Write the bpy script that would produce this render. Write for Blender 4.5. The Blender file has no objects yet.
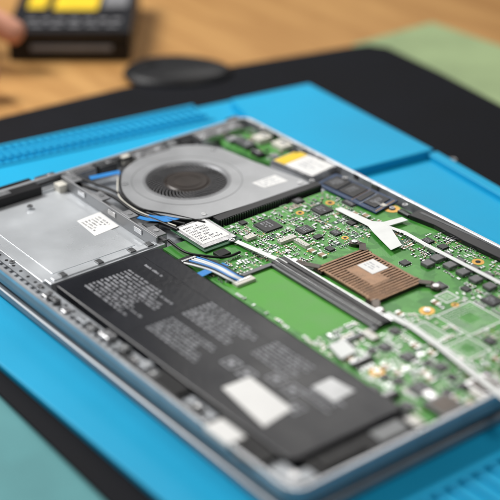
import bpy, bmesh, math, random
from mathutils import Vector
random.seed(11)
SC = bpy.context.scene
C = SC.collection
S = 0.01                      # everything below is in centimetres, built at real size
H = 40.0; FOC = 1474.0; cp, sp = 0.8798, 0.4752
XD = (0.6143, -0.7891); YD = (0.7891, 0.6143)
KR, KF = -0.0086*H, 2.341*H
def lv(R, F):
    r = R-KR; g = F-KF
    return (r*XD[0]+g*XD[1], r*YD[0]+g*YD[1])
def P(px, py, z=0.0):
    a = px-250.; b = 250.-py
    t = (H-z)/(FOC*sp-b*cp)
    return lv(t*a, t*(FOC*cp+b*sp))
def P3(px, py, z=0.0):
    x, y = P(px, py, z); return (x, y, z)

# ---------------------------------------------------------------- materials
def M(name, col, rough=.5, metal=0., var=.12, scale=70, bump=0., bscale=500, coat=0., rvar=.1, spec=.5):
    m = bpy.data.materials.new(name); m.use_nodes = True
    nt = m.node_tree; n = nt.nodes; l = nt.links
    b = n['Principled BSDF']
    tc = n.new('ShaderNodeTexCoord'); no = n.new('ShaderNodeTexNoise')
    no.inputs['Scale'].default_value = scale; no.inputs['Detail'].default_value = 6
    l.new(tc.outputs['Object'], no.inputs['Vector'])
    r = n.new('ShaderNodeValToRGB')
    r.color_ramp.elements[0].position = .3; r.color_ramp.elements[1].position = .7
    r.color_ramp.elements[0].color = tuple(max(0, c*(1-var)) for c in col)+(1,)
    r.color_ramp.elements[1].color = tuple(min(1, c*(1+var)) for c in col)+(1,)
    l.new(no.outputs['Fac'], r.inputs['Fac']); l.new(r.outputs['Color'], b.inputs['Base Color'])
    mr = n.new('ShaderNodeMapRange'); mr.inputs['To Min'].default_value = max(.03, rough-rvar); mr.inputs['To Max'].default_value = min(1, rough+rvar)
    l.new(no.outputs['Fac'], mr.inputs['Value']); l.new(mr.outputs['Result'], b.inputs['Roughness'])
    b.inputs['Metallic'].default_value = metal
    b.inputs['Specular IOR Level'].default_value = spec
    if coat: b.inputs['Coat Weight'].default_value = coat; b.inputs['Coat Roughness'].default_value = .15
    if bump:
        n2 = n.new('ShaderNodeTexNoise'); n2.inputs['Scale'].default_value = bscale; n2.inputs['Detail'].default_value = 3
        l.new(tc.outputs['Object'], n2.inputs['Vector'])
        bp = n.new('ShaderNodeBump'); bp.inputs['Strength'].default_value = bump; bp.inputs['Distance'].default_value = .0006
        l.new(n2.outputs['Fac'], bp.inputs['Height']); l.new(bp.outputs['Normal'], b.inputs['Normal'])
    return m
ALU = M('aluminium', (.58,.60,.63), .30, .6, .12, 60, .15, 900)
SIDE = M('case_side_grey', (.40,.41,.43), .55, .15, .12, 60, .15, 900)
FRAME = M('frame_grey', (.34,.36,.385), .38, .5, .25, 90, .2, 700)
PLATE = M('plate_silver', (.66,.69,.72), .30, .5, .10, 30, .1, 800)
STEEL = M('steel', (.52,.52,.53), .24, .85, .2, 160)
DSTEEL = M('dark_steel', (.12,.125,.13), .32, .6, .2, 160)
FANTOP = M('fan_cover_metal', (.41,.42,.435), .34, .55, .08, 50, .1, 900)
FANRIM = M('fan_rim_metal', (.24,.245,.255), .42, .4, .08, 50)
BLK = M('black_plastic', (.008,.008,.009), .42, 0, .25, 120, .15, 900, spec=.3)
BLK2 = M('black_satin', (.012,.012,.014), .32, 0, .2, 120, spec=.4)
BATT = M('battery_wrap', (.007,.008,.012), .30, 0, .25, 35, .12, 300, spec=.22)
HUB = M('fan_hub', (.024,.016,.012), .32, .2, .2, 100)
BLADE = M('fan_blade', (.12,.12,.125), .4, .2, .2, 100)
WHT = M('white_paper', (.80,.80,.79), .6, 0, .04, 80)
WTAPE = M('white_tape', (.78,.80,.79), .45, 0, .06, 120)
INK = M('grey_ink', (.40,.41,.44), .6, 0, .25, 60)
DINK = M('dark_ink', (.14,.14,.15), .6, 0, .1, 200)
COPPER = M('bronze_heatsink', (.19,.115,.07), .28, .9, .3, 200)
DBRONZE = M('dark_bronze', (.018,.012,.009), .5, .3, .2, 200)
BRZGREY = M('bronze_grey', (.10,.085,.075), .34, .8, .2, 160)
GOLD = M('gold_pad', (.62,.36,.09), .35, .8, .15, 200)
TAN = M('ceramic_tan', (.36,.25,.15), .45, 0, .2, 300)
IND = M('ferrite_grey', (.15,.15,.155), .42, .3, .2, 300)
SOLDER = M('solder', (.66,.67,.68), .24, .85, .15, 300)
NYLON = M('ivory_nylon', (.66,.64,.57), .5, 0, .08, 200)
BLUEPCB = M('blue_board', (.007,.035,.10), .3, 0, .3, 200)
BLUETAB = M('blue_tab', (.02,.22,.60), .4, 0, .1, 200)
YEL = M('yellow_label', (.85,.58,.02), .5, 0, .08, 100)
SILK = M('silkscreen', (.52,.66,.52), .6, 0, .1, 200)
TRACE = M('trace_green', (.12,.38,.09), .35, .1, .1, 200)
DGREEN = M('dark_green', (.012,.08,.03), .4, 0, .2, 200)
SILICONE = M('blue_silicone', (.006,.36,.63), .50, 0, .07, 9, .2, 900, rvar=.06, spec=.28)
FOAM = M('black_mat_rubber', (.005,.0055,.008), .7, 0, .3, 20, .5, 1300, spec=.14)
PALEGREEN = M('pale_green_board', (.30,.39,.20), .55, 0, .2, 11, .1, 600, spec=.3)
TEAL = M('teal_board', (.10,.30,.32), .55, 0, .18, 12, .15, 600, spec=.3)
LIDM = M('lid_silver_grey', (.30,.32,.345), .42, .3, .1, 40)
SKIN = M('skin', (.62,.29,.19), .5, 0, .1, 60, .15, 500)
SLEEVE = M('sleeve_cloth', (.06,.07,.10), .85, 0, .2, 100, .5, 1500)
GREYP = M('grey_print', (.20,.20,.21), .5, 0, .1, 100)

def pcb_mat():
    m = bpy.data.materials.new('green_circuit_board'); m.use_nodes = True
    nt = m.node_tree; n = nt.nodes; l = nt.links; b = n['Principled BSDF']
    tc = n.new('ShaderNodeTexCoord')
    v = n.new('ShaderNodeTexVoronoi'); v.distance = 'CHEBYCHEV'; v.inputs['Scale'].default_value = 130
    l.new(tc.outputs['Object'], v.inputs['Vector'])
    r = n.new('ShaderNodeValToRGB'); e = r.color_ramp.elements
    e[0].position = .0; e[0].color = (.034,.19,.026,1); e[1].position = 1.; e[1].color = (.08,.315,.05,1)
    sx = n.new('ShaderNodeSeparateColor'); l.new(v.outputs['Color'], sx.inputs[0]); l.new(sx.outputs[0], r.inputs['Fac'])
    w = n.new('ShaderNodeTexWave'); w.inputs['Scale'].default_value = 330; w.inputs['Distortion'].default_value = 1.5
    w.inputs['Detail'].default_value = 1
    l.new(tc.outputs['Object'], w.inputs['Vector'])
    no = n.new('ShaderNodeTexNoise'); no.inputs['Scale'].default_value = 55; l.new(tc.outputs['Object'], no.inputs['Vector'])
    t = n.new('ShaderNodeMath'); t.operation = 'GREATER_THAN'; t.inputs[1].default_value = .55; l.new(no.outputs['Fac'], t.inputs[0])
    t2 = n.new('ShaderNodeMath'); t2.operation = 'GREATER_THAN'; t2.inputs[1].default_value = .72; l.new(w.outputs['Fac'], t2.inputs[0])
    mu = n.new('ShaderNodeMath'); mu.operation = 'MULTIPLY'; l.new(t.outputs[0], mu.inputs[0]); l.new(t2.outputs[0], mu.inputs[1])
    mx = n.new('ShaderNodeMixRGB'); mx.inputs['Color2'].default_value = (.12,.38,.09,1)
    l.new(mu.outputs[0], mx.inputs['Fac']); l.new(r.outputs['Color'], mx.inputs['Color1'])
    l.new(mx.outputs['Color'], b.inputs['Base Color'])
    b.inputs['Roughness'].default_value = .34; b.inputs['Specular IOR Level'].default_value = .35
    return m
PCB = pcb_mat()
PLAING = M('plain_green_mask', (.08,.335,.038), .38, 0, .08, 60, spec=.35)
def wood_mat():
    m = bpy.data.materials.new('desk_wood'); m.use_nodes = True
    nt = m.node_tree; n = nt.nodes; l = nt.links; b = n['Principled BSDF']
    tc = n.new('ShaderNodeTexCoord'); mp = n.new('ShaderNodeMapping'); mp.inputs['Scale'].default_value = (3, 26, 3)
    mp.inputs['Rotation'].default_value = (0, 0, .6)
    l.new(tc.outputs['Object'], mp.inputs['Vector'])
    no = n.new('ShaderNodeTexNoise'); no.inputs['Scale'].default_value = 2.2; no.inputs['Detail'].default_value = 8; no.inputs['Distortion'].default_value = .8
    l.new(mp.outputs['Vector'], no.inputs['Vector'])
    r = n.new('ShaderNodeValToRGB'); e = r.color_ramp.elements
    e[0].position = .3; e[0].color = (.36,.175,.052,1); e[1].position = .72; e[1].color = (.54,.30,.105,1)
    l.new(no.outputs['Fac'], r.inputs['Fac']); l.new(r.outputs['Color'], b.inputs['Base Color'])
    b.inputs['Roughness'].default_value = .5; b.inputs['Specular IOR Level'].default_value = .3
    return m
WOOD = wood_mat()

# ---------------------------------------------------------------- mesh helper
ORG = {}
class MB:
    def __init__(s): s.v = []; s.f = []; s.m = []; s.s = []
    def add(s, vs, fs, mi=0, sm=False):
        n = len(s.v); s.v += [tuple(q) for q in vs]
        for q in fs: s.f.append(tuple(i+n for i in q)); s.m.append(mi); s.s.append(sm)
        return s
    def box(s, x0, x1, y0, y1, z0, z1, mi=0, rot=0):
        if x0 > x1: x0, x1 = x1, x0
        if y0 > y1: y0, y1 = y1, y0
        vs = [(x0,y0,z0),(x1,y0,z0),(x1,y1,z0),(x0,y1,z0),(x0,y0,z1),(x1,y0,z1),(x1,y1,z1),(x0,y1,z1)]
        if rot:
            cx, cy = (x0+x1)/2, (y0+y1)/2; c, d = math.cos(rot), math.sin(rot)
            vs = [(cx+(x-cx)*c-(y-cy)*d, cy+(x-cx)*d+(y-cy)*c, z) for x, y, z in vs]
        return s.add(vs, [(3,2,1,0),(4,5,6,7),(0,1,5,4),(1,2,6,5),(2,3,7,6),(3,0,4,7)], mi)
    def cbox(s, cx, cy, sx, sy, z0, z1, mi=0, rot=0):
        return s.box(cx-sx/2, cx+sx/2, cy-sy/2, cy+sy/2, z0, z1, mi, rot)
    def prism(s, pts, z0, z1, mi=0):
        A = sum(pts[i][0]*pts[(i+1) % len(pts)][1]-pts[(i+1) % len(pts)][0]*pts[i][1] for i in range(len(pts)))
        if A < 0: pts = pts[::-1]
        n = len(pts)
        vs = [(p[0],p[1],z0) for p in pts]+[(p[0],p[1],z1) for p in pts]
        fs = [tuple(range(n))[::-1], tuple(range(n,2*n))]+[(i,(i+1) % n,n+(i+1) % n,n+i) for i in range(n)]
        return s.add(vs, fs, mi)
    def cyl(s, cx, cy, z0, z1, r, n=28, mi=0, r1=None):
        r1 = r if r1 is None else r1
        a = [(math.cos(2*math.pi*i/n), math.sin(2*math.pi*i/n)) for i in range(n)]
        lo = [(cx+r*c, cy+r*d, z0) for c, d in a]; hi = [(cx+r1*c, cy+r1*d, z1) for c, d in a]
        s.add(lo+hi, [(i,(i+1) % n,n+(i+1) % n,n+i) for i in range(n)], mi, True)
        s.add(hi, [tuple(range(n))], mi); s.add(lo, [tuple(range(n))[::-1]], mi)
        return s
    def ring(s, cx, cy, z0, z1, r0, r1, n=36, mi=0):
        a = [(math.cos(2*math.pi*i/n), math.sin(2*math.pi*i/n)) for i in range(n)]
        L = [[(cx+r*c, cy+r*d, z) for c, d in a] for r, z in ((r0,z0),(r1,z0),(r1,z1),(r0,z1))]
        for k in range(4):
            s.add(L[k]+L[(k+1) % 4], [(i,(i+1) % n,n+(i+1) % n,n+i) for i in range(n)], mi, k in (1,3))
        return s
    def loft(s, loops, mis, cap0=True, cap1=True, sm=False):
        n = len(loops[0])
        for k in range(len(loops)-1):
            s.add(loops[k]+loops[k+1], [(i,(i+1) % n,n+(i+1) % n,n+i) for i in range(n)], mis[k], sm)
        if cap0: s.add(loops[0], [tuple(range(n))[::-1]], mis[0])
        if cap1: s.add(loops[-1], [tuple(range(n))], mis[-1])
        return s
    def tube(s, pts, r, n=8, mi=0, sub=6):
        P_ = [Vector(p) for p in pts]
        if len(P_) > 2 and sub > 1:
            Q = []
            for i in range(len(P_)-1):
                p0 = P_[max(0,i-1)]; p1 = P_[i]; p2 = P_[i+1]; p3 = P_[min(len(P_)-1,i+2)]
                for k in range(sub):
                    t = k/sub
                    Q.append(.5*((2*p1)+(p2-p0)*t+(2*p0-5*p1+4*p2-p3)*t*t+(3*p1-p0-3*p2+p3)*t**3))
            Q.append(P_[-1]); P_ = Q
        rings = []
        for i, p in enumerate(P_):
            d = (P_[min(i+1,len(P_)-1)]-P_[max(0,i-1)])
            if d.length < 1e-9: d = Vector((1,0,0))
            d.normalize(); up = Vector((0,0,1)) if abs(d.z) < .95 else Vector((1,0,0))
            a = d.cross(up).normalized(); b = a.cross(d)
            rr_ = r[min(i*len(r)//len(P_), len(r)-1)] if isinstance(r, (list,tuple)) else r
            rings.append([tuple(p+a*rr_*math.cos(2*math.pi*k/n)+b*rr_*math.sin(2*math.pi*k/n)) for k in range(n)])
        for k in range(len(rings)-1):
            s.add(rings[k]+rings[k+1], [(i,n+i,n+(i+1) % n,(i+1) % n) for i in range(n)], mi, True)
        s.add(rings[0], [tuple(range(n))], mi); s.add(rings[-1], [tuple(range(n))[::-1]], mi)
        return s
    def strip(s, pts, w, th=.02, mi=0):
        n = len(pts); vs = []
        for i in range(n):
            p = Vector(pts[i]); q0 = Vector(pts[max(0,i-1)]); q1 = Vector(pts[min(n-1,i+1)])
            d = (q1-q0); d.z = 0; d.normalize(); nn = Vector((-d.y, d.x, 0))*(w/2)
            for off, dz in ((nn,0),(-nn,0),(-nn,-th),(nn,-th)):
                q = p+off; vs.append((q.x,q.y,q.z+dz))
        fs = []
        for i in range(n-1):
            a = 4*i; b = a+4
            for k in range(4): fs.append((a+k,a+(k+1) % 4,b+(k+1) % 4,b+k))
        fs += [(3,2,1,0),(4*n-4,4*n-3,4*n-2,4*n-1)]
        return s.add(vs, fs, mi)
    def greek(s, x0, x1, y0, y1, z, rows, mi=0, along='x', h=.55, ragged=.4):
        pitch = ((y1-y0) if along == 'x' else (x1-x0))/rows
        for k in range(rows):
            cur = x0 if along == 'x' else y0
            end = (x1 if along == 'x' else y1)
            L = end-cur; end -= L*ragged*random.random()
            c = (y1-pitch*(k+.5)) if along == 'x' else (x0+pitch*(k+.5))
            lw = pitch*.42
            while cur < end:
                for q in range(random.randint(2,7)):
                    if cur+lw > end+.05: break
                    hh = pitch*h*random.choice((.8,1,1,.75))
                    if along == 'x': s.box(cur, cur+lw*random.uniform(.4,.75), c-pitch*h/2, c-pitch*h/2+hh, z-.004, z, mi)
                    else: s.box(c-pitch*h/2, c-pitch*h/2+hh, cur, cur+lw*random.uniform(.4,.75), z-.004, z, mi)
                    cur += lw
                cur += lw*1.1
        return s
    def build(s, name, mats, parent=None, bev=0, seg=2, org=None):
        if parent is not None: org = ORG[parent.name]
        elif org is None:
            xs = [v[0] for v in s.v]; ys = [v[1] for v in s.v]; zs = [v[2] for v in s.v]
            org = ((min(xs)+max(xs))/2, (min(ys)+max(ys))/2, min(zs))
        me = bpy.data.meshes.new(name)
        me.from_pydata([((v[0]-org[0])*S,(v[1]-org[1])*S,(v[2]-org[2])*S) for v in s.v], [], s.f)
        bm = bmesh.new(); bm.from_mesh(me); bmesh.ops.recalc_face_normals(bm, faces=bm.faces); bm.to_mesh(me); bm.free()
        if not isinstance(mats, (list,tuple)): mats = [mats]
        for q in mats: me.materials.append(q)
        for i, p in enumerate(me.polygons): p.material_index = s.m[i]; p.use_smooth = s.s[i]
        o = bpy.data.objects.new(name, me); C.objects.link(o)
        ORG[o.name] = org
        if parent is not None: o.parent = parent
        else: o.location = [q*S for q in org]
        if bev:
            b = o.modifiers.new('bevel', 'BEVEL'); b.width = bev*S; b.segments = seg; b.limit_method = 'ANGLE'; b.angle_limit = math.radians(40)
            b.harden_normals = False
        return o
def empty(name, org):
    o = bpy.data.objects.new(name, None); C.objects.link(o); o.location = [q*S for q in org]; ORG[o.name] = org
    o.empty_display_size = .02
    return o
def tag(o, label=None, cat=None, group=None, kind=None):
    if label: o['label'] = label
    if cat: o['category'] = cat
    if group: o['group'] = group
    if kind: o['kind'] = kind
    return o
def rr(x0, x1, y0, y1, r, z, n=6):
    pts = []
    for cx, cy, a0 in ((x1-r,y0+r,-90),(x1-r,y1-r,0),(x0+r,y1-r,90),(x0+r,y0+r,180)):
        for k in range(n+1):
            a = math.radians(a0+90*k/n); pts.append((cx+r*math.cos(a), cy+r*math.sin(a), z))
    return pts

# ---------------------------------------------------------------- setting
m = MB(); m.box(-150, 130, -110, 130, -6.0, -2.9); tag(m.build('desk', WOOD, bev=.2), 'light brown wooden desk top under the mats', 'desk', kind='structure')

ZB = -2.45
m = MB(); m.prism([P(-160,158,ZB), P(0,117,ZB), P(120,88,ZB), P(230,66,ZB), P(345,47,ZB), P(368,44,ZB), P(388,47,ZB), P(440,72,ZB), P(500,104,ZB), P(760,236,ZB), (60,-10), (60,-31), P(108,500,ZB), P(0,394,ZB), P(-120,276,ZB)], -2.7, ZB)
tag(m.build('desk_mat', FOAM, bev=.08), 'large matte black mat lying under the blue repair mat', 'mat')

m = MB(); m.prism([P(352,44,-2.71), P(432,22,-2.71), P(560,66,-2.71), P(640,200,-2.71), P(480,130,-2.71)], -2.89, -2.71)
g = m.build('cutting_mat', PALEGREEN, bev=.04); tag(g, 'pale green cutting mat at the far right behind the black mat', 'cutting mat')
m = MB(); m.prism([P(-140,270,-2.71), P(60,420,-2.71), P(190,540,-2.71), P(60,640,-2.71), P(-260,430,-2.71)], -2.89, -2.715)
g = m.build('cutting_mat', TEAL, bev=.04); tag(g, 'dull teal cutting mat in the near left corner beside the black mat', 'cutting mat')

# ---------------------------------------------------------------- blue repair mat
m = MB()
outl = [(-11.7,-27.9), (46,-27.2), (46,5.2), (16.4,8.2), (-5.4,10.4)]
m.prism(outl, -2.44, -2.0)
def edge_pt(a, b, t): return (a[0]+(b[0]-a[0])*t, a[1]+(b[1]-a[1])*t)
def wall(a, b, w, z1, side=1, mi=0):
    d = Vector((b[0]-a[0], b[1]-a[1])).normalized(); nn = Vector((-d.y, d.x))*w*side
    m.prism([a, b, (b[0]+nn.x, b[1]+nn.y), (a[0]+nn.x, a[1]+nn.y)], -2.1, z1, mi)
wall((-11.4,-27.6), (-7.0,0.6), .4, -1.66, -1)
wall((-8.9,-27.6), (-4.5,0.6), .3, -1.84, -1)
N = 50
for k in range(N):
    t = (k+.5)/N
    p = edge_pt((-11.4,-27.6), (-7.0,0.4), t)
    m.box(p[0]+.6, p[0]+2.3, p[1]-.14, p[1]+.14, -2.02, -1.6)
# raised pad along the far side, stepping down to the open trays on the right
zt = -1.4
pl = [P(231,99,zt), P(309,83,zt), P(434,149,zt), P(349,171,zt), (0.5,1.2)]
m.prism(pl, -2.05, zt)
wall(P(437,152,-1.7), (46,4.9), .8, -1.6, -1)
wall((10.6,2.4), (46,1.3), .55, -1.68, 1)
for q in (24.5, 36): m.box(q, q+.55, 2.2, 8.7-(q-10)*.10, -2.05, -1.675)
# ridged strip along the near end
m.box(36.3,36.75,-26.5,0,-2.05,-1.72); m.box(39.4,39.9,-26.5,0,-2.05,-1.70); m.box(42.4,42.9,-26.5,0,-2.05,-1.71)
for k in range(30): m.box(36.75,39.4,-26.2+k*.88,-25.85+k*.88,-2.04,-1.78)
mat = m.build('repair_mat', SILICONE, bev=.1, seg=3)
tag(mat, 'bright blue silicone repair mat with ridges and parts trays under the laptop', 'repair mat')

# ---------------------------------------------------------------- laptop
LW, LD = 34.6, 24.1
L = empty('laptop', (LW/2, -LD/2, -1.99))
tag(L, 'silver laptop lying upside down with its bottom cover off and circuit board showing', 'laptop')
def rl(i, z, r=.9): return rr(i, LW-i, -LD+i, -i, max(.15, r-i*.7), z)
m = MB()
m.loft([rl(.45,-1.3), rl(.15,-1.1), rl(.03,-.7), rl(.0,-.28), rl(0,-.06), rl(.05,0), rl(.2,0), rl(.24,-.05), rl(.30,-.75)], [3,3,3,0,0,0,0,1,1])
for k in range(54):                                  # ribbed slots along the front strip
    x = 1.0+k*.58
    m.box(x, x+.30, -23.72, -23.4, -.76, -.34, 1)
m.box(.6, 34, -23.32, -22.75, -.76, -.36, 1)
for k in range(40):
    m.cyl(1.2+k*.8, -23.03, -.40, -.352, .11, 8, 2)
base = m.build('base_case', [ALU, FRAME, BLK, SIDE], L)
m = MB(); m.loft([rl(.35,-1.99), rl(.05,-1.92), rl(0,-1.75), rl(.02,-1.46), rl(.1,-1.41)], [0]*5)
lid = m.build('lid', LIDM, L)
m = MB(); m.box(.7,33.9,-23.4,-.7,-1.43,-1.26); m.build('screen_gasket', BLK, L)
# small clips along the front strip
random.seed(4)
x = 12.4
while x < 33.6:
    w_ = random.uniform(.3,.9); y0 = random.uniform(-23.6,-23.3); zz = random.uniform(-.26,-.08)
    if not (22.4 < x < 25.3 or 27.0 < x < 32):
        q = MB(); q.box(x, x+w_, y0, y0+random.uniform(.35,.65), -.7, zz)
        if w_ > .55: q.cyl(x+w_/2, y0+.22, zz-.02, zz+.03, .13, 14, 1)
        q.build('clip', [random.choice((STEEL,BLK2,FRAME,DSTEEL,DSTEEL)), SOLDER], L, bev=.03)
    x += w_+random.uniform(.25,.9)

# drive bay
m = MB(); m.box(.55, 11.0, -22.6, -15.2, -.74, -.62); m.box(.55,1.0,-22.6,-15.2,-.62,-.45); m.box(.55,11,-22.7,-22.4,-.62,-.38)
m.box(1.6,10.2,-21.6,-16.0,-.63,-.585)
bay = m.build('drive_bay', PLATE, L, bev=.03)
m = MB(); m.prism([P(77,221,-.58),P(100,212,-.58),P(119,226,-.58),P(95,236,-.58)], -.59, -.572, 0)
cx, cy = P(97,224,-.58); m.greek(cx-.75, cx+.75, cy-.7, cy+.7, -.568, 6, 1, 'x')
m.build('label', [WHT, DINK], bay)
# bracket: upright angular arm with folded lugs
m = MB()
m.box(.9, 11.4, -15.15, -14.55, -.72, -.2); m.box(.9,11.4,-15.28,-15.15,-.6,.16)
for x0,x1 in ((1.0,2.2),(4.2,5.4),(7.4,8.4),(10.0,11.3)):
    m.box(x0,x1,-15.15,-14.5,.06,.16,0); m.cyl((x0+x1)/2,-14.8,.15,.2,.18,16,2)
for x0 in (2.9,6.3,9.1): m.box(x0,x0+.8,-15.34,-15.28,-.3,.0,1)
m.build('drive_bracket', [FANRIM, STEEL, SOLDER], L, bev=.03)
m = MB(); m.box(11.05, 11.75, -22.6, -14.9, -.74, -.22); m.box(11.2,11.6,-22.3,-15.4,-.22,-.14,0)
for q in (-21.6,-19.2,-17,-15.8): m.cbox(11.35,q,.5,.4,-.15,-.07,1)
m.build('drive_latch_rail', [PLATE, DSTEEL], L, bev=.03)

# battery
BX0,BX1,BY0,BY1,BZ = 12.0,32.6,-22.55,-15.55,-.1
m = MB(); m.loft([rr(BX0+i,BX1-i,BY0+i,BY1-i,.3,z) for i,z in ((0,-.72),(0,-.2),(.03,-.13),(.1,BZ))], [0]*4)
m.box(BX0+.4, BX1-.4, BY1-1.35, BY1-1.28, BZ-.01, BZ+.012)
m.box(BX0+6.6, BX0+6.66, BY0+.2, BY1-1.4, BZ-.01, BZ+.008); m.box(BX0+13, BX0+13.06, BY0+.2, BY1-1.4, BZ-.01, BZ+.008)
bat = m.build('battery', BATT, L)
tz = BZ+.012
random.seed(3)
m = MB()
m.greek(13.3,15.0,-17.5,-17.25,tz,1,0,'x',.7,0)
m.greek(13.2,18.0,-21.4,-18.3,tz,12,0,'x',.55,.35)
m.greek(18.9,23.4,-21.2,-19.4,tz,7,0,'x',.55,.35)
m.greek(18.9,23.6,-18.9,-16.8,tz,8,0,'x',.55,.35)
m.greek(24.2,27.6,-18.4,-16.6,tz,7,0,'x',.55,.3)
for i in range(5):                                     # outlined compliance boxes
    x = 23.9+i*1.25; y = -20.1
    if 25.2 < x < 29.5 and i < 4: y += .9
    for a,b,c,d in ((0,.9,0,.06),(0,.9,.74,.8),(0,.06,.06,.74),(.84,.9,.06,.74)): m.box(x+a,x+b,y+c,y+d,tz-.004,tz)
    m.box(x+.28,x+.62,y+.28,y+.52,tz-.004,tz)
m.greek(28.6,30.8,-18.8,-17.6,tz,5,0,'x',.55,.3)
m.build('printed_text', INK, bat)
m = MB(); m.prism([P(222,388,BZ),P(250,377,BZ),P(292,409,BZ),P(264,427,BZ)], BZ+.002, BZ+.02); m.build('sticker', WHT, bat)
m = MB(); m.prism([P(312,387,BZ),P(331,378,BZ),P(355,391,BZ),P(334,402,BZ)], BZ+.002, BZ+.02); m.build('sticker', M('grey_paper',(.66,.67,.68),.6), bat)

# fan
fz = -.05
outp = [(208,217),(180,218),(152,212),(132,203),(121,192),(119,181),(126,168),(142,157),(162,149),(185,145),(208,146),(228,151),(250,160),(276,170),(302,179),(313,185),(262,200)]
op = [P(x,y,fz) for x,y in outp]
fcx, fcy = P(187,180,fz)
def fan_housing():
    bm = bmesh.new()
    ol = []
    for i in range(len(op)):                                # smooth the outline
        p0,p1,p2,p3 = [Vector(op[(i+k-1) % len(op)]) for k in range(4)]
        if i >= 13: ol.append(p1); continue
        for k in range(4):
            t = k/4; ol.append(.5*((2*p1)+(p2-p0)*t+(2*p0-5*p1+4*p2-p3)*t*t+(3*p1-p0-3*p2+p3)*t**3))
    v1 = [bm.verts.new((p.x,p.y,fz)) for p in ol]
    n = 48; v2 = [bm.verts.new((fcx+2.62*math.cos(2*math.pi*i/n), fcy+2.62*math.sin(2*math.pi*i/n), fz)) for i in range(n)]
    e = [bm.edges.new((v[i],v[(i+1) % len(v)])) for v in (v1,v2) for i in range(len(v))]
    bmesh.ops.triangle_fill(bm, use_beauty=True, edges=e)
    bm.verts.index_update()
    mb = MB(); mb.add([tuple(v.co) for v in bm.verts], [tuple(v.index for v in f.verts) for f in bm.faces], 0)
    nn = len(ol); lo = [(p.x,p.y,-.72) for p in ol]; hi = [(p.x,p.y,fz) for p in ol]
    md = [(p.x,p.y,fz-.07) for p in ol]
    mb.add(md+hi, [(i,(i+1) % nn,nn+(i+1) % nn,nn+i) for i in range(nn)], 0)
    mb.add(lo+md, [(i,(i+1) % nn,nn+(i+1) % nn,nn+i) for i in range(nn)], 1)
    c = [(math.cos(2*math.pi*i/n), math.sin(2*math.pi*i/n)) for i in range(n)]
    mb.add([(fcx+2.62*a,fcy+2.62*b,fz) for a,b in c]+[(fcx+2.5*a,fcy+2.5*b,fz-.12) for a,b in c], [(i,n+i,n+(i+1) % n,(i+1) % n) for i in range(n)], 3, True)
    mb.ring(fcx,fcy,fz-.005,fz+.02,2.62,2.78,48,3)
    mb.ring(fcx,fcy,fz-.005,fz+.008,3.45,3.50,48,3)
    mb.cyl(fcx,fcy,-.73,-.62,3.6,48,1)
    for x,y in ((125,184),(214,150),(300,183),(204,214)):
        q = P(x,y,fz); mb.cyl(q[0],q[1],fz-.01,fz+.03,.2,16,2)
    bm.free()
    return mb.build('cooling_fan', [FANTOP, BLK, SOLDER, FANRIM], L)
fan = fan_housing()
m = MB()
m.cyl(fcx,fcy,-.6,-.16,1.5,40); m.cyl(fcx,fcy,-.165,-.11,1.38,40,0,1.28); m.ring(fcx,fcy,-.12,-.09,.85,.92,36)
m.build('fan_hub', HUB, fan)
m = MB()
for k in range(47):
    a0 = 2*math.pi*k/47
    pts = []
    for j in range(5):
        r = 1.48+1.06*j/4; a = a0+.24*j/4*(1+j/6); pts.append((fcx+r*math.cos(a), fcy+r*math.sin(a), 0))
    m.strip([(x,y,-.13) for x,y,_ in pts], .06, .45)
m.build('fan_blade_wheel', BLADE, fan)
m = MB(); m.prism([P(252,183,fz),P(275,175,fz),P(288,181,fz),P(264,188,fz)], fz+.001, fz+.012); cx,cy = P(270,181.5,fz)
m.greek(cx-.45,cx+.45,cy-.8,cy+.8,fz+.014,4,1,'y'); m.build('label', [WHT, INK], fan)
m = MB(); m.box(10.95, 11.55, -10.9, -2.9, -.72, -.045)
for k in range(44): m.box(11.55,11.62,-10.8+k*.18,-10.73+k*.18,-.70,-.08,1)
m.build('exhaust_grille', [BLK2, DSTEEL], L)

# ---------------------------------------------------------------- motherboard
PZ = -.36
occ = []
def free(x, y, w):
    for a,b,c,d in occ:
        if a-w < x < b+w and c-w < y < d+w: return False
    return True
def mark(x0,x1,y0,y1): occ.append((min(x0,x1),max(x0,x1),min(y0,y1),max(y0,y1)))
board_poly = [(11.9,-15.2),(32.6,-15.35),(33.9,-15.3),(33.9,-.75),(11.9,-.75)]
mb = MB(); mb.prism(board_poly, PZ-.14, PZ, 0)
random.seed(5)
def rect_px(lpx, rpx, z): 
    a = P(*lpx, z); b = P(*rpx, z); return min(a[0],b[0]), max(a[0],b[0]), min(a[1],b[1]), max(a[1],b[1])
gx0,gx1,gy0,gy1 = 17.4,24.8,-14.9,-11.75
mark(gx0,gx1,gy0,gy1); mb.box(gx0,gx1,gy0,gy1,PZ-.01,PZ+.012,1)
mark(16.9,26.6,-11.8,-10.2)     # slot
mark(18.4,25.8,-10.2,-4.6)      # heatsink
mark(12.0,15.2,-15.2,-11.0)     # wifi / cables
mark(12.0,20.0,-2.9,-.9)        # ssd area
for (x,y,w) in ((470,318,2.6),(424,334,1.9),(468,348,1.7),(447,297,1.0)):
    cx,cy = P(x,y,PZ); h = w/2; z = PZ+.008
    mark(cx-h,cx+h,cy-h,cy+h); e = .1
    for a,b,c,d in ((-h,h,-h,-h+e),(-h,h,h-e,h),(-h,-h+e,-h+e,h-e),(h-e,h,-h+e,h-e)): mb.box(cx+a,cx+b,cy+c,cy+d,PZ-.01,z,8)
    n = int(w/.2)
    for i in range(n):
        for j in range(n):
            if max(abs(i-n/2+.5),abs(j-n/2+.5)) < n*.2: continue
            mb.cbox(cx-h+.25+i*(w-.5)/(n-1), cy-h+.25+j*(w-.5)/(n-1), .05,.05,PZ-.01,z,3)
pads = [(392,209),(427,311),(377,372),(330,203),(478,262),(455,412),(300,213),(345,238),(412,283),(455,305)]
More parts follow.
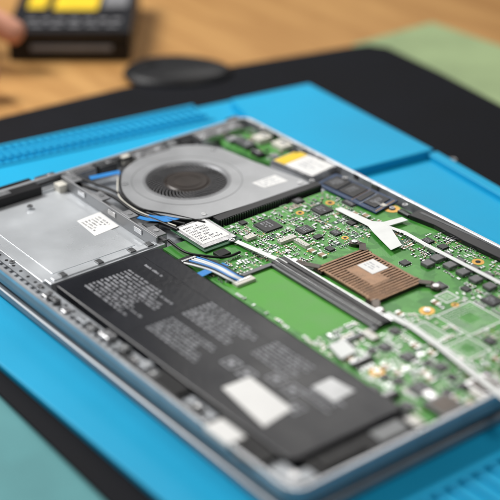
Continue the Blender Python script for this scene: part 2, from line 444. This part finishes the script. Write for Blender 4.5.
for i,(x,y) in enumerate(pads):
    cx,cy = P(x,y,PZ); r = (.5,.42,.4,.3,.36,.45,.26,.22,.25,.22)[i]
    mark(cx-r,cx+r,cy-r,cy+r)
    mb.cyl(cx,cy,PZ-.01,PZ+.016,r,24,4); mb.cyl(cx,cy,PZ-.01,PZ+.022,r*.45,16,5)
for k in range(1700):
    x = random.uniform(12.2,33.2); y = random.uniform(-15,-1.2)
    if not free(x,y,.1): continue
    t = random.random()
    if t < .6:
        ln = random.uniform(.3,1.6); w = .03
        if random.random() < .5: mb.cbox(x,y,ln,w,PZ-.01,PZ+.005,6, random.choice((0,0,math.pi/4,-math.pi/4)))
        else: mb.cbox(x,y,w,ln,PZ-.01,PZ+.0055,6)
    elif t < .75: mb.cyl(x,y,PZ-.01,PZ+.007,.05,8,random.choice((3,4)))
    elif t < .9:
        w = random.uniform(.2,.5); d = .03
        for a,b,c,e in ((-w,w,-w*.6,-w*.6+d),(-w,w,w*.6-d,w*.6),(-w,-w+d,-w*.6+d,w*.6-d)): mb.box(x+a,x+b,y+c,y+e,PZ-.01,PZ+.0065,2)
    else: mb.greek(x,x+random.uniform(.4,.8),y,y+.13,PZ+.0075,1,2)
for k in range(80):
    x = random.uniform(12.2,33.2); y = random.uniform(-15,-1.2)
    if free(x,y,.3): mb.cbox(x,y,random.uniform(.3,.9),random.uniform(.3,.9),PZ-.01,PZ+.004,7)
board = mb.build('motherboard', [PCB, PLAING, SILK, SOLDER, GOLD, BLK, TRACE, DGREEN, WTAPE], L)

def chip(px, py, sx, sy, h=.11, kind='chip', mt=None, name=None, pins=True):
    cx,cy = P(px,py,PZ+h); mark(cx-sx/2-.1,cx+sx/2+.1,cy-sy/2-.1,cy+sy/2+.1)
    q = MB(); q.cbox(cx,cy,sx,sy,PZ+.01,PZ+h,0)
    if kind == 'chip':
        if pins:
            n = max(3,int(sx/.13)); 
            for i in range(n):
                x = cx-sx/2+(i+.5)*sx/n
                q.cbox(x,cy-sy/2-.05,.05,.13,PZ-.005,PZ+.03,1); q.cbox(x,cy+sy/2+.05,.05,.13,PZ-.005,PZ+.03,1)
            n = max(3,int(sy/.13))
            for i in range(n):
                y = cy-sy/2+(i+.5)*sy/n
                q.cbox(cx-sx/2-.05,y,.13,.05,PZ-.005,PZ+.03,1); q.cbox(cx+sx/2+.05,y,.13,.05,PZ-.005,PZ+.03,1)
        if sx > .55: q.greek(cx-sx*.36,cx+sx*.36,cy-sy*.25,cy+sy*.25,PZ+h+.003,3,2)
        return q.build(name or 'chip', [mt or BLK2, SOLDER, INK], board)
    if kind == 'inductor':
        q.cbox(cx,cy,sx*1.04,sy*.4,PZ+.005,PZ+h*.4,1)
        return q.build(name or 'inductor', [mt or IND, SOLDER], board, bev=.05)
    if kind == 'connector':
        n = max(4,int(max(sx,sy)/.1))
        for i in range(n):
            if sx >= sy: q.cbox(cx-sx*.45+sx*.9*i/(n-1),cy-sy*.3,.04,sy*.55,PZ+h-.01,PZ+h+.012,1)
            else: q.cbox(cx-sx*.3,cy-sy*.45+sy*.9*i/(n-1),sx*.55,.04,PZ+h-.01,PZ+h+.012,1)
        return q.build(name or 'connector', [mt or NYLON, SOLDER], board, bev=.02)
    if kind == 'capacitor':
        q.cbox(cx,cy,sx*1.01,sy*.98,PZ+.005,PZ+h*.8,0); 
        q.cbox(cx-sx*.42,cy,sx*.2,sy*1.03,PZ+.004,PZ+h*1.02,1); q.cbox(cx+sx*.42,cy,sx*.2,sy*1.03,PZ+.004,PZ+h*1.02,1)
        return q.build(name or 'capacitor', [mt or TAN, SOLDER], board)
for a in ((268,225,1.25,1.25),(322,209,1.0,1.0),(305,229,.8,.9),(298,200,.6,.6),(243,222,.4,.4),(350,202,.9,.6),
          (336,232,.6,.5),(428,240,.6,.5),(443,246,.5,.5),(440,285,.7,.6),(492,300,.9,.9),(395,330,.5,.5),(385,346,.6,.6),
          (408,356,.7,.7),(441,366,.6,.6),(421,388,1.0,1.0),(465,385,.6,.6),(398,380,.5,.5),(490,340,.6,.5),
          (492,392,.7,.5),(408,405,.7,.5),(330,248,.5,.4),(352,222,.5,.5),(405,262,.5,.5),
          (452,376,.5,.4),(487,372,.4,.4),(448,391,.5,.4),(466,288,.5,.4),(372,350,.4,.4),(350,345,.4,.4),(470,268,.4,.4),(318,236,.4,.5),
          (428,362,.4,.4),(385,376,.4,.4)):
    chip(*a)
for (x,y) in ((437,257),(450,264),(463,271),(476,278),(446,254),(459,260),(473,267),(487,274),(428,262),(490,285),(372,389)):
    chip(x,y,.62,.62,.24,'inductor')
for (x,y) in ((332,266),(312,250),(322,254),(436,302),(400,313),(366,215),(355,213),(398,372),(432,352),(350,358),(425,372),(455,398),(470,402),(415,345),(496,358),(444,402),(386,366),(430,378)):
    chip(x,y,.5,.32,.13,'capacitor')
for (x,y,sx,sy,mt) in ((287,238,.4,1.2,NYLON),(250,236,.4,.7,NYLON),(302,242,1.1,.35,NYLON),(370,334,1.0,.5,NYLON),(362,360,.5,1.3,BLK),(440,408,1.4,.6,NYLON),(415,420,.8,.6,NYLON),(480,395,1.2,.5,NYLON),
          (388,395,.6,1.2,BLK),(380,203,1.0,.35,NYLON),(405,212,.9,.4,BLK),(236,213,.4,.8,NYLON),(432,396,1.0,.5,STEEL)):
    chip(x,y,sx,sy,.2,'connector',mt)
random.seed(23)
q = MB(); cnt = 0
for k in range(5200):
    if cnt > 2000: break
    x = random.uniform(12.1,33.5); y = random.uniform(-15.1,-1.1)
    if not free(x,y,.1): continue
    sx,sy = random.choice(((.16,.09),(.09,.16),(.20,.12),(.12,.20),(.26,.16),(.12,.07)))
    h = random.uniform(.04,.09); mi = random.choice((0,0,1,1,1,2,3))
    num = random.choice((1,1,2,3,4)); 
    for j in range(num):
        xx = x+(j*(sx+.1) if sx < sy else 0); yy = y+(j*(sy+.1) if sx >= sy else 0)
        if not free(xx,yy,.1) or xx > 33.5 or yy > -1: break
        q.cbox(xx,yy,sx,sy,PZ-.005,PZ+h,mi)
        if sx > sy:
            q.cbox(xx-sx*.42,yy,sx*.28,sy*1.06,PZ-.005,PZ+h*1.04,3); q.cbox(xx+sx*.42,yy,sx*.28,sy*1.06,PZ-.005,PZ+h*1.04,3)
        else:
            q.cbox(xx,yy-sy*.42,sx*1.06,sy*.28,PZ-.005,PZ+h*1.04,3); q.cbox(xx,yy+sy*.42,sx*1.06,sy*.28,PZ-.005,PZ+h*1.04,3)
        cnt += 1
    mark(x-.11,x+.15,y-.11,y+.15)
tag(q.build('small_components', [TAN, BLK2, WHT, SOLDER], board), kind='stuff')

# memory slot
q = MB(); q.box(17.3,26.2,-11.5,-10.6,PZ+.01,-.12); q.box(17.5,26.0,-11.72,-11.5,PZ+.05,-.16,1)
for k in range(70): q.box(17.7+k*.118,17.76+k*.118,-11.56,-11.3,-.13,-.11,2)
q.box(17.3,26.2,-11.2,-11.0,-.13,-.06,0); q.box(17.3,26.2,-10.88,-10.72,-.13,-.06,0)
q.box(17.3,26.2,-11.27,-11.24,-.13,-.09,3)
q.box(17.2,26.3,-10.6,-10.5,PZ,-.05,3)
for x in (17.25,25.95): q.box(x,x+.3,-14.7,-11.5,PZ+.01,-.2,2)
q.build('memory_slot', [BLK2, DSTEEL, DSTEEL, SOLDER], board, bev=.015)
# heatsink: wide finned plate with slightly stepped ends and short arms out to the screws
hx0,hx1,hy0,hy1 = rect_px((316,266),(423,282),-.1)
my = (hy0+hy1)/2; mx_ = (hx0+hx1)/2
q = MB()
q.prism([(hx0,my-1.95),(hx0+.7,my-1.95),(hx0+.7,hy0),(hx1-.6,hy0),(hx1-.6,my-2.0),(hx1,my-2.0),(hx1,my+2.0),(hx1-.6,my+2.0),(hx1-.6,hy1),(hx0+.6,hy1),(hx0+.6,my+1.95),(hx0,my+1.95)], PZ+.03,-.2,1)
n = 21
for k in range(n):
    x = hx0+.12+k*(hx1-hx0-.24)/(n-1)
    lo_,hi_ = (my-1.88,my+1.88) if (x < hx0+.72 or x > hx1-.62) else (hy0+.08,hy1-.08)
    q.box(x-.075,x+.075,lo_,hi_,-.21,-.11,0)
q.box(mx_-1.2,mx_+1.1,my-.7,my+.55,-.14,-.1,0)
q.box(hx0+.7,hx1-.6,hy0-.06,hy0+.1,-.25,-.1,0); q.box(hx0+.6,hx1-.6,hy1-.1,hy1+.06,-.25,-.1,0)
hs = q.build('heatsink', [COPPER, DBRONZE], board, bev=.012)
arms = [[(hx0+.2,my-1.6),(hx0-.6,my-2.0),(hx0-1.3,hy0-.5)],[(hx0+.2,my+1.6),(hx0-.4,my+2.1),(hx0-.9,hy1+.2)],
        [(hx1-.2,my-1.6),(hx1+.3,my-2.0),(hx1+.7,hy0-.4)],[(hx1-.2,my+1.6),(hx1+.3,my+2.1),(hx1+.7,hy1+.3)]]
for a_ in arms:
    q = MB(); q.strip([(a_[0][0],a_[0][1],-.09),(a_[1][0],a_[1][1],-.12),(a_[2][0],a_[2][1],-.17)], .42, .05)
    x,y = a_[2]; q.cyl(x,y,PZ,-.14,.3,18); q.cyl(x,y,-.14,-.08,.18,16,1)
    q.build('bracket_arm', [BRZGREY, STEEL], hs)
q = MB(); cx,cy = P(374,267,-.08); q.box(cx-.75,cx+.55,cy-.6,cy+.6,-.1,-.085); q.greek(cx-.6,cx+.4,cy-.3,cy+.3,-.08,3,1); q.build('label', [WHT, INK], hs)

# wireless card
wx0,wx1,wy0,wy1 = rect_px((170,229),(242,238),-.2)
q = MB(); q.box(wx0,wx1,wy0,wy1,-.32,-.24,0); q.box(wx0+.1,wx1-.3,wy0+.15,wy1-.15,-.24,-.15,1)
wc = q.build('wireless_card', [DGREEN, STEEL], board, bev=.02)
q = MB(); q.box(wx0+.3,wx1-.7,wy0+.35,wy1-.35,-.15,-.138); q.greek(wx0+.5,wx1-.9,wy0+.5,wy1-.5,-.134,7,1,'y'); q.build('label', [WHT, DINK], wc)
# storage card
sz = -.15
pts = [P(x,y,sz) for x,y in ((315,183),(336,172.5),(398,199.5),(376,212))]
q = MB(); q.prism(pts, -.3, sz-.06, 0)
def lerp2(u,v):
    a = edge_pt(pts[0],pts[3],u); b = edge_pt(pts[1],pts[2],u); return edge_pt(a,b,v)
for u0,u1 in ((.06,.30),(.32,.57),(.61,.69),(.73,.92)): q.prism([lerp2(u0,.18),lerp2(u1,.18),lerp2(u1,.88),lerp2(u0,.88)], sz-.07, sz-(.02 if u0 == .61 else 0), 1)
for k in range(9): c = lerp2(.585,.1+.8*k/8); q.cbox(c[0],c[1],.09,.09,sz-.07,sz-.04,3)
for k in range(9): c = lerp2(.715,.1+.8*k/8); q.cbox(c[0],c[1],.09,.07,sz-.07,sz-.04,4)
for k in range(12): c = lerp2(.97,.1+.8*k/11); q.cbox(c[0],c[1],.12,.06,sz-.07,sz-.05,2)
ssd = q.build('storage_card', [BLUEPCB, BLK2, GOLD, TAN, SOLDER], board, bev=.012)
q = MB()
for u0,u1 in ((.09,.26),(.37,.52),(.77,.89)):
    c0 = lerp2(u0,.35); c1 = lerp2(u1,.7); q.greek(c0[0],c1[0],min(c0[1],c1[1]),max(c0[1],c1[1]),sz+.006,7)
q.build('printed_text', INK, ssd)
# yellow and white label on a shield near the rear edge
q = MB(); lp = [P(x,y,-.1) for x,y in ((270,160),(298,149),(338,165),(312,177))]; q.prism(lp, -.7, -.13, 0); 
sh = q.build('shield_can', [STEEL], L, bev=.03)
q = MB()
def lq(u,v): return edge_pt(edge_pt(lp[0],lp[3],u), edge_pt(lp[1],lp[2],u), v)
q.prism([lq(.04,.08),lq(.30,.08),lq(.30,.92),lq(.04,.92)], -.132, -.115, 0); q.prism([lq(.31,.08),lq(.96,.08),lq(.96,.92),lq(.31,.92)], -.132, -.115, 1)
c0 = lq(.45,.3); c1 = lq(.9,.7); q.greek(min(c0[0],c1[0]),max(c0[0],c1[0]),min(c0[1],c1[1]),max(c0[1],c1[1]),-.112,4,2)
q.build('label', [YEL, WHT, INK], sh)

# small green daughter board between fan and rear corner
DZ = -.42
q = MB(); dp = [P(x,y,DZ) for x,y in ((214,136),(250,128),(300,150),(272,163),(250,156),(226,146))]; q.prism(dp, -.72, DZ, 0)
random.seed(9)
for k in range(70):
    a_,b_ = random.random(), random.random()
    x,y = edge_pt(edge_pt(dp[0],dp[1],a_*.9+.05), edge_pt(dp[3],dp[2],a_*.9+.05), b_*.9+.05)
    q.cbox(x,y,random.choice((.1,.2,.3)),random.choice((.1,.15,.25)),DZ-.01,DZ+random.uniform(.04,.12),random.choice((1,2,2,3,3)))
db = q.build('daughter_board', [PCB, TAN, BLK2, SOLDER], L)

# white flat cables and tape
q = MB(); q.strip([P3(236,241,-.2),P3(250,247,-.12),P3(270,256,-.08),P3(287,263,-.1)], .36, .012); q.build('flat_cable', WTAPE, L)
q = MB(); q.strip([P3(386,313,-.1),P3(412,326,-.14),P3(440,346,-.10),P3(470,370,-.05),P3(492,388,.02),P3(512,403,.03)], .42, .012)
q.build('flat_cable', WTAPE, L)
q = MB(); q.strip([P3(386,226,-.15),P3(404,232,-.14),P3(425,244,-.12),P3(462,263,-.08),P3(505,285,-.08)], .3, .012); q.build('flat_cable', WTAPE, L)
q = MB(); q.prism([P(x,y,-.13) for x,y in ((335,209),(341,207),(372,221),(387,222),(402,245),(391,250),(374,233),(368,226))], -.145, -.13); q.build('tape_patch', WTAPE, L)
q = MB(); q.prism([P(x,y,-.125) for x,y in ((383,222),(402,217),(408,220),(388,226))], -.14, -.122); q.build('tape_patch', WTAPE, L)
q = MB(); q.prism([P(x,y,-.15) for x,y in ((328,345),(344,339),(357,351),(341,359))], -.17, -.15); q.build('tape_patch', WTAPE, L)
# black bar along the rear edge on the right
q = MB(); q.strip([P3(414,212,-.08),P3(440,222,-.08),P3(470,238,-.08),P3(520,262,-.08)], 1.05, .5); q.strip([P3(420,212,-.05),P3(470,234,-.05),P3(520,258,-.05)], .25, .1,1)
q.build('hinge_cover', [BLK2, DSTEEL], L, bev=.05)
# blue ribbon connectors and the bundle of thin battery wires
q = MB(); q.strip([P3(140,216,-.16),P3(150,218,-.08),P3(166,219,-.06),P3(182,215,-.12)], .75, .03); q.build('ribbon_cable', BLUETAB, L)
q = MB(); q.strip([P3(90,178,-.3),P3(118,172,-.2),P3(126,178,-.3)], .5, .03); q.build('ribbon_cable', BLUETAB, L)
q = MB(); q.strip([P3(199,275,-.12),P3(212,269,-.1),P3(226,264,-.18)], .5, .02); q.build('ribbon_cable', BLUETAB, L)
def wire(pts, r, mt, z=-.15):
    w = MB(); w.tube([P3(p[0],p[1],p[2] if len(p) > 2 else z) for p in pts], r, 8); return w.build('wire', mt, L)
for i,mt in enumerate((WTAPE,BLK,BLUETAB,WTAPE,WTAPE,BLUETAB,BLK)):
    o_ = i*2.3
    wire([(184+o_,263-o_*.5,-.25),(196+o_,266-o_*.45,-.12),(212+o_*.9,271-o_*.35,-.10),(228+o_*.7,279-o_*.35,-.12),(238+o_*.7,284-o_*.4,-.25)], .065, mt)
wire([(30,188),(60,178),(95,168),(122,160),(150,150),(172,146,-.3)], .09, BLK)
wire([(62,176),(85,186),(112,196),(135,212),(160,222),(178,230)], .11, BLK)
wire([(66,173),(90,182),(116,192),(140,209),(165,219),(185,224)], .09, BLK)
wire([(132,158,.0),(121,172,.0),(122,192,.0),(140,208,.0),(170,214,-.05),(205,222,-.1)], .06, BLK)
wire([(118,178),(119,196),(136,210),(160,220),(176,226)], .05, NYLON)
wire([(168,240),(185,252),(205,256),(226,257),(240,252)], .08, BLK)
wire([(200,130),(225,124),(250,126),(268,136),(280,146)], .07, BLK)
wire([(176,402,-.2),(200,420,-.15),(222,440,-.15),(250,464,-.2),(280,482,-.2)], .12, BLK)
wire([(120,352,-.25),(150,378,-.22),(180,402,-.2),(205,424,-.15)], .09, BLK)

# ---- fittings along the left end and the rear edge
def blk(name, px, py, sx, sy, z1, mt, bev=.03, z0=-.74, extra=None):
    cx,cy = P(px,py,z1); b = MB(); b.cbox(cx,cy,sx,sy,z0,z1,0)
    if extra:
        for (dx,dy,ex,ey,ez) in extra: b.cbox(cx+dx,cy+dy,ex,ey,z1-.02,z1+ez,1)
    return b.build(name, [mt, SOLDER], L, bev=bev)
blk('speaker', 10,190,1.6,3.6,-.05,BLK,.08,-.74,[(.2,-.6,.5,.9,.03)])
blk('hinge', 150,151,1.0,2.6,-.02,STEEL,.05,-.74,[(0,-.8,.5,.4,.06),(0,.7,.5,.4,.06)])
blk('hinge', 218,130,1.2,3.6,-.02,STEEL,.05,-.74,[(0,-1.2,.6,.5,.06),(.1,.2,.5,.5,.06),(0,1.3,.5,.4,.06)])
blk('hinge', 78,170,.9,2.2,-.08,STEEL,.05,-.74,[(0,-.6,.5,.4,.05)])
blk('connector', 262,136,.9,1.1,-.05,NYLON,.03,-.74,[(0,.2,.4,.3,.04)])
blk('connector', 282,143,1.2,.9,-.08,NYLON,.03,-.74,[(0,.1,.5,.3,.04)])
blk('connector', 245,142,1.4,.8,-.12,DSTEEL,.03,-.74,[(.2,.1,.4,.3,.03)])
blk('connector', 296,150,.7,.5,-.1,BLK)
blk('connector', 232,138,.6,.8,-.15,SOLDER)
blk('connector', 258,152,.9,.6,-.2,BLK,.03,-.74,[(0,0,.4,.2,.03)])
blk('connector', 274,155,.6,.5,-.22,STEEL)
blk('connector', 106,163,.7,1.3,-.1,DSTEEL,.03,-.74,[(0,.2,.3,.3,.04)])
blk('connector', 124,155,.8,.6,-.08,NYLON)
blk('connector', 186,141,.7,.9,-.1,BLK)
blk('connector', 172,143,.5,.6,-.06,SOLDER)
blk('connector', 138,152,.4,.6,-.04,BLK)
blk('connector', 46,176,.6,1.4,-.1,DSTEEL,.03,-.74,[(0,.3,.3,.3,.04)])
blk('connector', 62,183,.7,.8,-.15,NYLON)
blk('connector', 233,118,.5,.9,-.02,COPPER)
blk('connector', 156,233,.8,1.0,-.15,STEEL,.03,-.74,[(0,.2,.3,.3,.04)])
blk('connector', 150,224,.6,.9,-.2,DSTEEL)
blk('connector', 244,280,.5,1.3,-.18,NYLON,.03,-.74,[(-.1,0,.15,1.0,.02)])
blk('connector', 188,258,.5,1.3,-.18,BLK,.03,-.74,[(.1,0,.15,1.0,.02)])
blk('connector', 222,252,.7,.8,-.18,BLK)
# small clips along the far rim between the hinges and the storage card
for (x,y,sx,sy,mt) in ((262,128,.5,.3,STEEL),(276,133,.4,.3,BLK),(290,140,.6,.3,STEEL),(306,148,.5,.3,SOLDER),(322,157,.6,.3,DSTEEL),(340,165,.5,.3,STEEL),(358,174,.5,.3,BLK),(376,184,.6,.3,STEEL)):
    blk('clip', x,y,sx,sy,-.04,mt,.02)
q = MB(); q.box(32.75,34.1,-22.0,-15.6,-.74,-.28); q.box(32.9,33.9,-21.6,-19.0,-.3,-.14); q.box(32.9,33.9,-18.2,-16.4,-.3,-.18,1)
q.build('speaker', [BLK, DSTEEL], L, bev=.06)
q = MB(); q.box(32.3,34.0,-23.6,-22.75,-.7,-.16); q.box(33.2,34.0,-22.75,-22.15,-.7,-.2); q.cyl(33.4,-23.1,-.17,-.1,.25,18,1)
q.build('corner_bracket', [FRAME, STEEL], L, bev=.05)
blk('foam_pad', 225,431,1.9,1.1,.06,WHT,.08,-.3)
q = MB(); q.box(22.6,25.0,-23.75,-22.65,-.6,-.1); q.build('antenna_cover', [BLK], L, bev=.06)
q = MB(); q.box(27.6,31.8,-23.75,-22.65,-.6,-.12); q.box(28.2,29.4,-23.5,-22.9,-.13,-.08,1)
q.build('antenna_cover', [BLK, DSTEEL], L, bev=.06)
def port(name, y0, y1, x0, z1, mt):
    b = MB(); b.box(x0,34.25,y0,y1,-.7,z1); b.box(x0+.2,34.1,y0+.15,y1-.15,z1-.01,z1+.02,1); return b.build(name,[mt,BRZGREY],L,bev=.03)
port('usb_port',-14.6,-13.1,32.8,-.08,DSTEEL); port('usb_port',-11.8,-10.3,32.8,-.08,STEEL); port('audio_jack',-9.4,-8.4,32.9,-.12,BLK); port('usb_port',-7.4,-6.4,32.8,-.1,STEEL)

# screws
q = MB(); q.cyl(0,0,-.02,.05,.2,20,0,.17); q.cbox(0,0,.22,.05,.045,.053,1); q.cbox(0,0,.05,.22,.045,.0535,1)
ol = ORG['laptop']; ORG['laptop'] = (0,0,0)
scr = q.build('screw', [SOLDER, BLK], L); ORG['laptop'] = ol
spots = [(12,262,-.33),(40,286,-.33),(88,330,-.33),(140,370,-.33),(186,408,-.33),(240,458,-.3),(50,293,-.1),
         (392,208,PZ+.02),(427,310,PZ+.02),(377,371,PZ+.02),(300,150,-.1),(345,178,-.1),(405,205,-.1),(30,206,-.4),(232,240,-.14),(312,181,-.04)]
for i,(x,y,z) in enumerate(spots):
    o = scr if i == 0 else scr.copy()
    if i: C.objects.link(o); o.parent = L
    p = P3(x,y,z); o.location = [(p[k]-ol[k])*S for k in range(3)]; o.rotation_euler = (0,0,i*.7)

# ---------------------------------------------------------------- background things
def rf(R,F,z): 
    x,y = lv(R,F); return (x,y,z)
T = empty('tool_case', rf(-14.2,116.5,-2.9))
tag(T, 'flat black tool case with yellow labels standing on the wooden desk', 'case')
def rbox(mbx, R0,R1,F0,F1,z0,z1,mi=0):
    c = [lv(R0,F0),lv(R1,F0),lv(R1,F1),lv(R0,F1)]; mbx.prism(c,z0,z1,mi)
q = MB(); rbox(q,-19.3,-9.6,111.2,123.5,-2.89,-1.0); 
q.build('case_body', BLK, T, bev=.15)
q = MB(); rbox(q,-19.45,-9.45,111.05,123.6,-.99,-.3); q.build('case_lid', BLK2, T, bev=.15)
q = MB(); rbox(q,-16.2,-12.6,116.2,121.5,-.29,-.26); q.build('yellow_label', YEL, T)
q = MB(); rbox(q,-18.4,-16.9,116.6,120.5,-.29,-.265); q.build('yellow_label', YEL, T)
q = MB()
for k in range(7): rbox(q,-18.0+k*1.15,-17.3+k*1.15,113.4,114.0,-.29,-.27)
for k in range(5): rbox(q,-17.6+k*1.5,-16.6+k*1.5,112.2,112.6,-.29,-.27)
rbox(q,-12.2,-10.2,117,121,-.29,-.27)
q.build('grey_print', GREYP, T)
q = MB(); rbox(q,-17.5,-11,111.0,111.25,-1.9,-1.5); q.build('grey_band', GREYP, T)
# mouse
Mo = empty('computer_mouse', rf(-5.6,108.3,-2.45)); tag(Mo, 'low rounded black mouse on the edge of the black mat beside the case', 'mouse')
q = MB(); loops = []
for k in range(9):
    t = k/8; ph = t*math.pi/2*.98; rad = math.cos(ph)**.6; z = -2.44+.75*math.sin(ph)
    loops.append([ (lambda R,F:(lv(R,F)[0],lv(R,F)[1],z))(-5.6+4.3*rad*math.cos(2*math.pi*i/40), 107.6+3.0*rad*math.sin(2*math.pi*i/40)*(1-.12*math.cos(2*math.pi*i/40))) for i in range(40)])
q.loft(loops,[0]*9,sm=True); q.build('mouse_body', BLK, Mo)
q = MB(); q.tube([rf(-8.6,107.4,-1.9),rf(-7.9,107.5,-1.7),rf(-7.2,107.6,-1.66)],.14,10,0,4); q.build('scroll_wheel', BLK, Mo)
# loose screw on the black mat
q = MB(); x,y = P(452,161,-2.4); q.cyl(x,y,-2.45,-2.3,.22,14,0,.3); q.cyl(x,y,-2.3,-2.28,.3,14); q.cbox(x,y,.34,.06,-2.285,-2.272,1)
tag(q.build('loose_screw', [SOLDER, BLK]), 'tiny silver screw left on the black mat right of the blue tray', 'screw')

# person's hand reaching in from the left
def build_hand():
    dR, dF, dZ = 2.0, -5.9, 1.0
    V = []; E = []; Rr = []
    def add(p): V.append((p[0]+dR,p[1]+dF,p[2]+dZ)); Rr.append(p[3]); return len(V)-1
    w = add((-36.0,112.5,-.2,2.5)); f_ = add((-44,112,.3,3.2)); a_ = add((-52,112,.6,3.6)); pl = add((-32.0,112.8,-.2,2.5)); E.extend([(w,f_),(f_,a_),(w,pl)])
    def finger(pts, root):
        prev = root
        for p in pts: i = add(p); E.append((prev,i)); prev = i
    finger([(-28.0,114.6,.4,1.2),(-24.3,115.4,.9,1.05),(-21.8,115.3,.1,1.0),(-19.6,114.9,-1.1,.92)], pl)
    finger([(-28.6,116.8,.4,1.2),(-26.0,118.4,1.0,1.05),(-24.4,118.6,.0,1.0),(-23.4,118.3,-1.7,.92)], pl)
    finger([(-29.0,118.6,.0,1.05),(-26.8,120.8,.3,.95),(-25.2,121.4,-.6,.85),(-24.4,121.3,-2.3,.8)], pl)
    finger([(-29.6,120.0,-.2,.95),(-27.6,122.6,.0,.82),(-26.0,123.6,-1.2,.75),(-25.2,123.8,-2.9,.7)], pl)
    finger([(-30.2,110.2,-.8,1.4),(-26.4,109.2,-.9,1.2),(-23.0,109.0,-1.4,1.1),(-20.9,109.4,-2.4,.98)], pl)
    org = rf(-36+dR,112.5+dF,-2.9)
    o = empty('person', org); 
    tag(o, "person's bare hand resting on the desk at the far left, dark sleeve", 'person')
    me = bpy.data.meshes.new('hand')
    me.from_pydata([tuple((q_-o_)*S for q_,o_ in zip(rf(*v), org)) for v in V], [], E)
    b = bpy.data.objects.new('hand', me); C.objects.link(b); b.parent = o; ORG[b.name] = org
    b.modifiers.new('skin','SKIN'); 
    for i,d in enumerate(me.skin_vertices[0].data): d.radius = (Rr[i]*S*1.1, Rr[i]*S*(.75 if i in (0,3) else 1.1)); d.use_root = (i == 0)
    sb = b.modifiers.new('sub','SUBSURF'); sb.levels = 2; sb.render_levels = 2
    me.materials.append(SKIN)
    s = MB(); s.tube([rf(-39,106.6,1.2),rf(-46,106.4,1.4),rf(-56,106.2,1.8)], [3.6,3.8,4.2], 20); s.build('sleeve', SLEEVE, o)
build_hand()

# ---------------------------------------------------------------- light, world, camera
w = bpy.data.worlds.new('World'); SC.world = w; w.use_nodes = True
bg = w.node_tree.nodes['Background']; bg.inputs[0].default_value = (.90,.93,1,1); bg.inputs[1].default_value = .11
def area(name, loc, tgt, size, power, col):
    d = bpy.data.lights.new(name,'AREA'); d.shape = 'RECTANGLE'; d.size = size[0]; d.size_y = size[1]; d.energy = power; d.color = col
    o = bpy.data.objects.new(name,d); C.objects.link(o); o.location = [q*S for q in loc]
    o.rotation_euler = (Vector(tgt)-Vector(loc)).to_track_quat('-Z','Y').to_euler()
area('window_light', rf(-72,112,85), rf(-6,80,0), (.55,.45), 17, (1,.985,.96))
area('overhead_fill', rf(40,60,110), rf(5,70,0), (.5,.4), 3.8, (1,.95,.88))  # added soft fill from overhead, not an actual ceiling fitting
area('back_sheen_light', rf(14,190,85), rf(0,66,0), (.45,.25), 2.8, (1,.97,.93))  # small back light added to put a sheen on the battery, not a window
cam = bpy.data.cameras.new('camera'); co = bpy.data.objects.new('camera', cam); C.objects.link(co)
cx, cy = lv(0,0); co.location = (cx*S, cy*S, H*S)
hd = (lv(0,1)[0]-cx, lv(0,1)[1]-cy)
fw = Vector((hd[0]*cp, hd[1]*cp, -sp)); co.rotation_euler = fw.to_track_quat('-Z','Y').to_euler()
cam.sensor_width = 36; cam.lens = FOC/500*36; cam.clip_start = .02; cam.clip_end = 50
cam.dof.use_dof = True
fx, fy = P(245,238,-.1); cam.dof.focus_distance = ((Vector((fx,fy,-.1))-Vector((cx,cy,H))).dot(fw))*S
cam.dof.aperture_fstop = 4.2
SC.camera = co
SC.view_settings.view_transform = 'Standard'; SC.view_settings.look = 'None'; SC.view_settings.exposure = 0
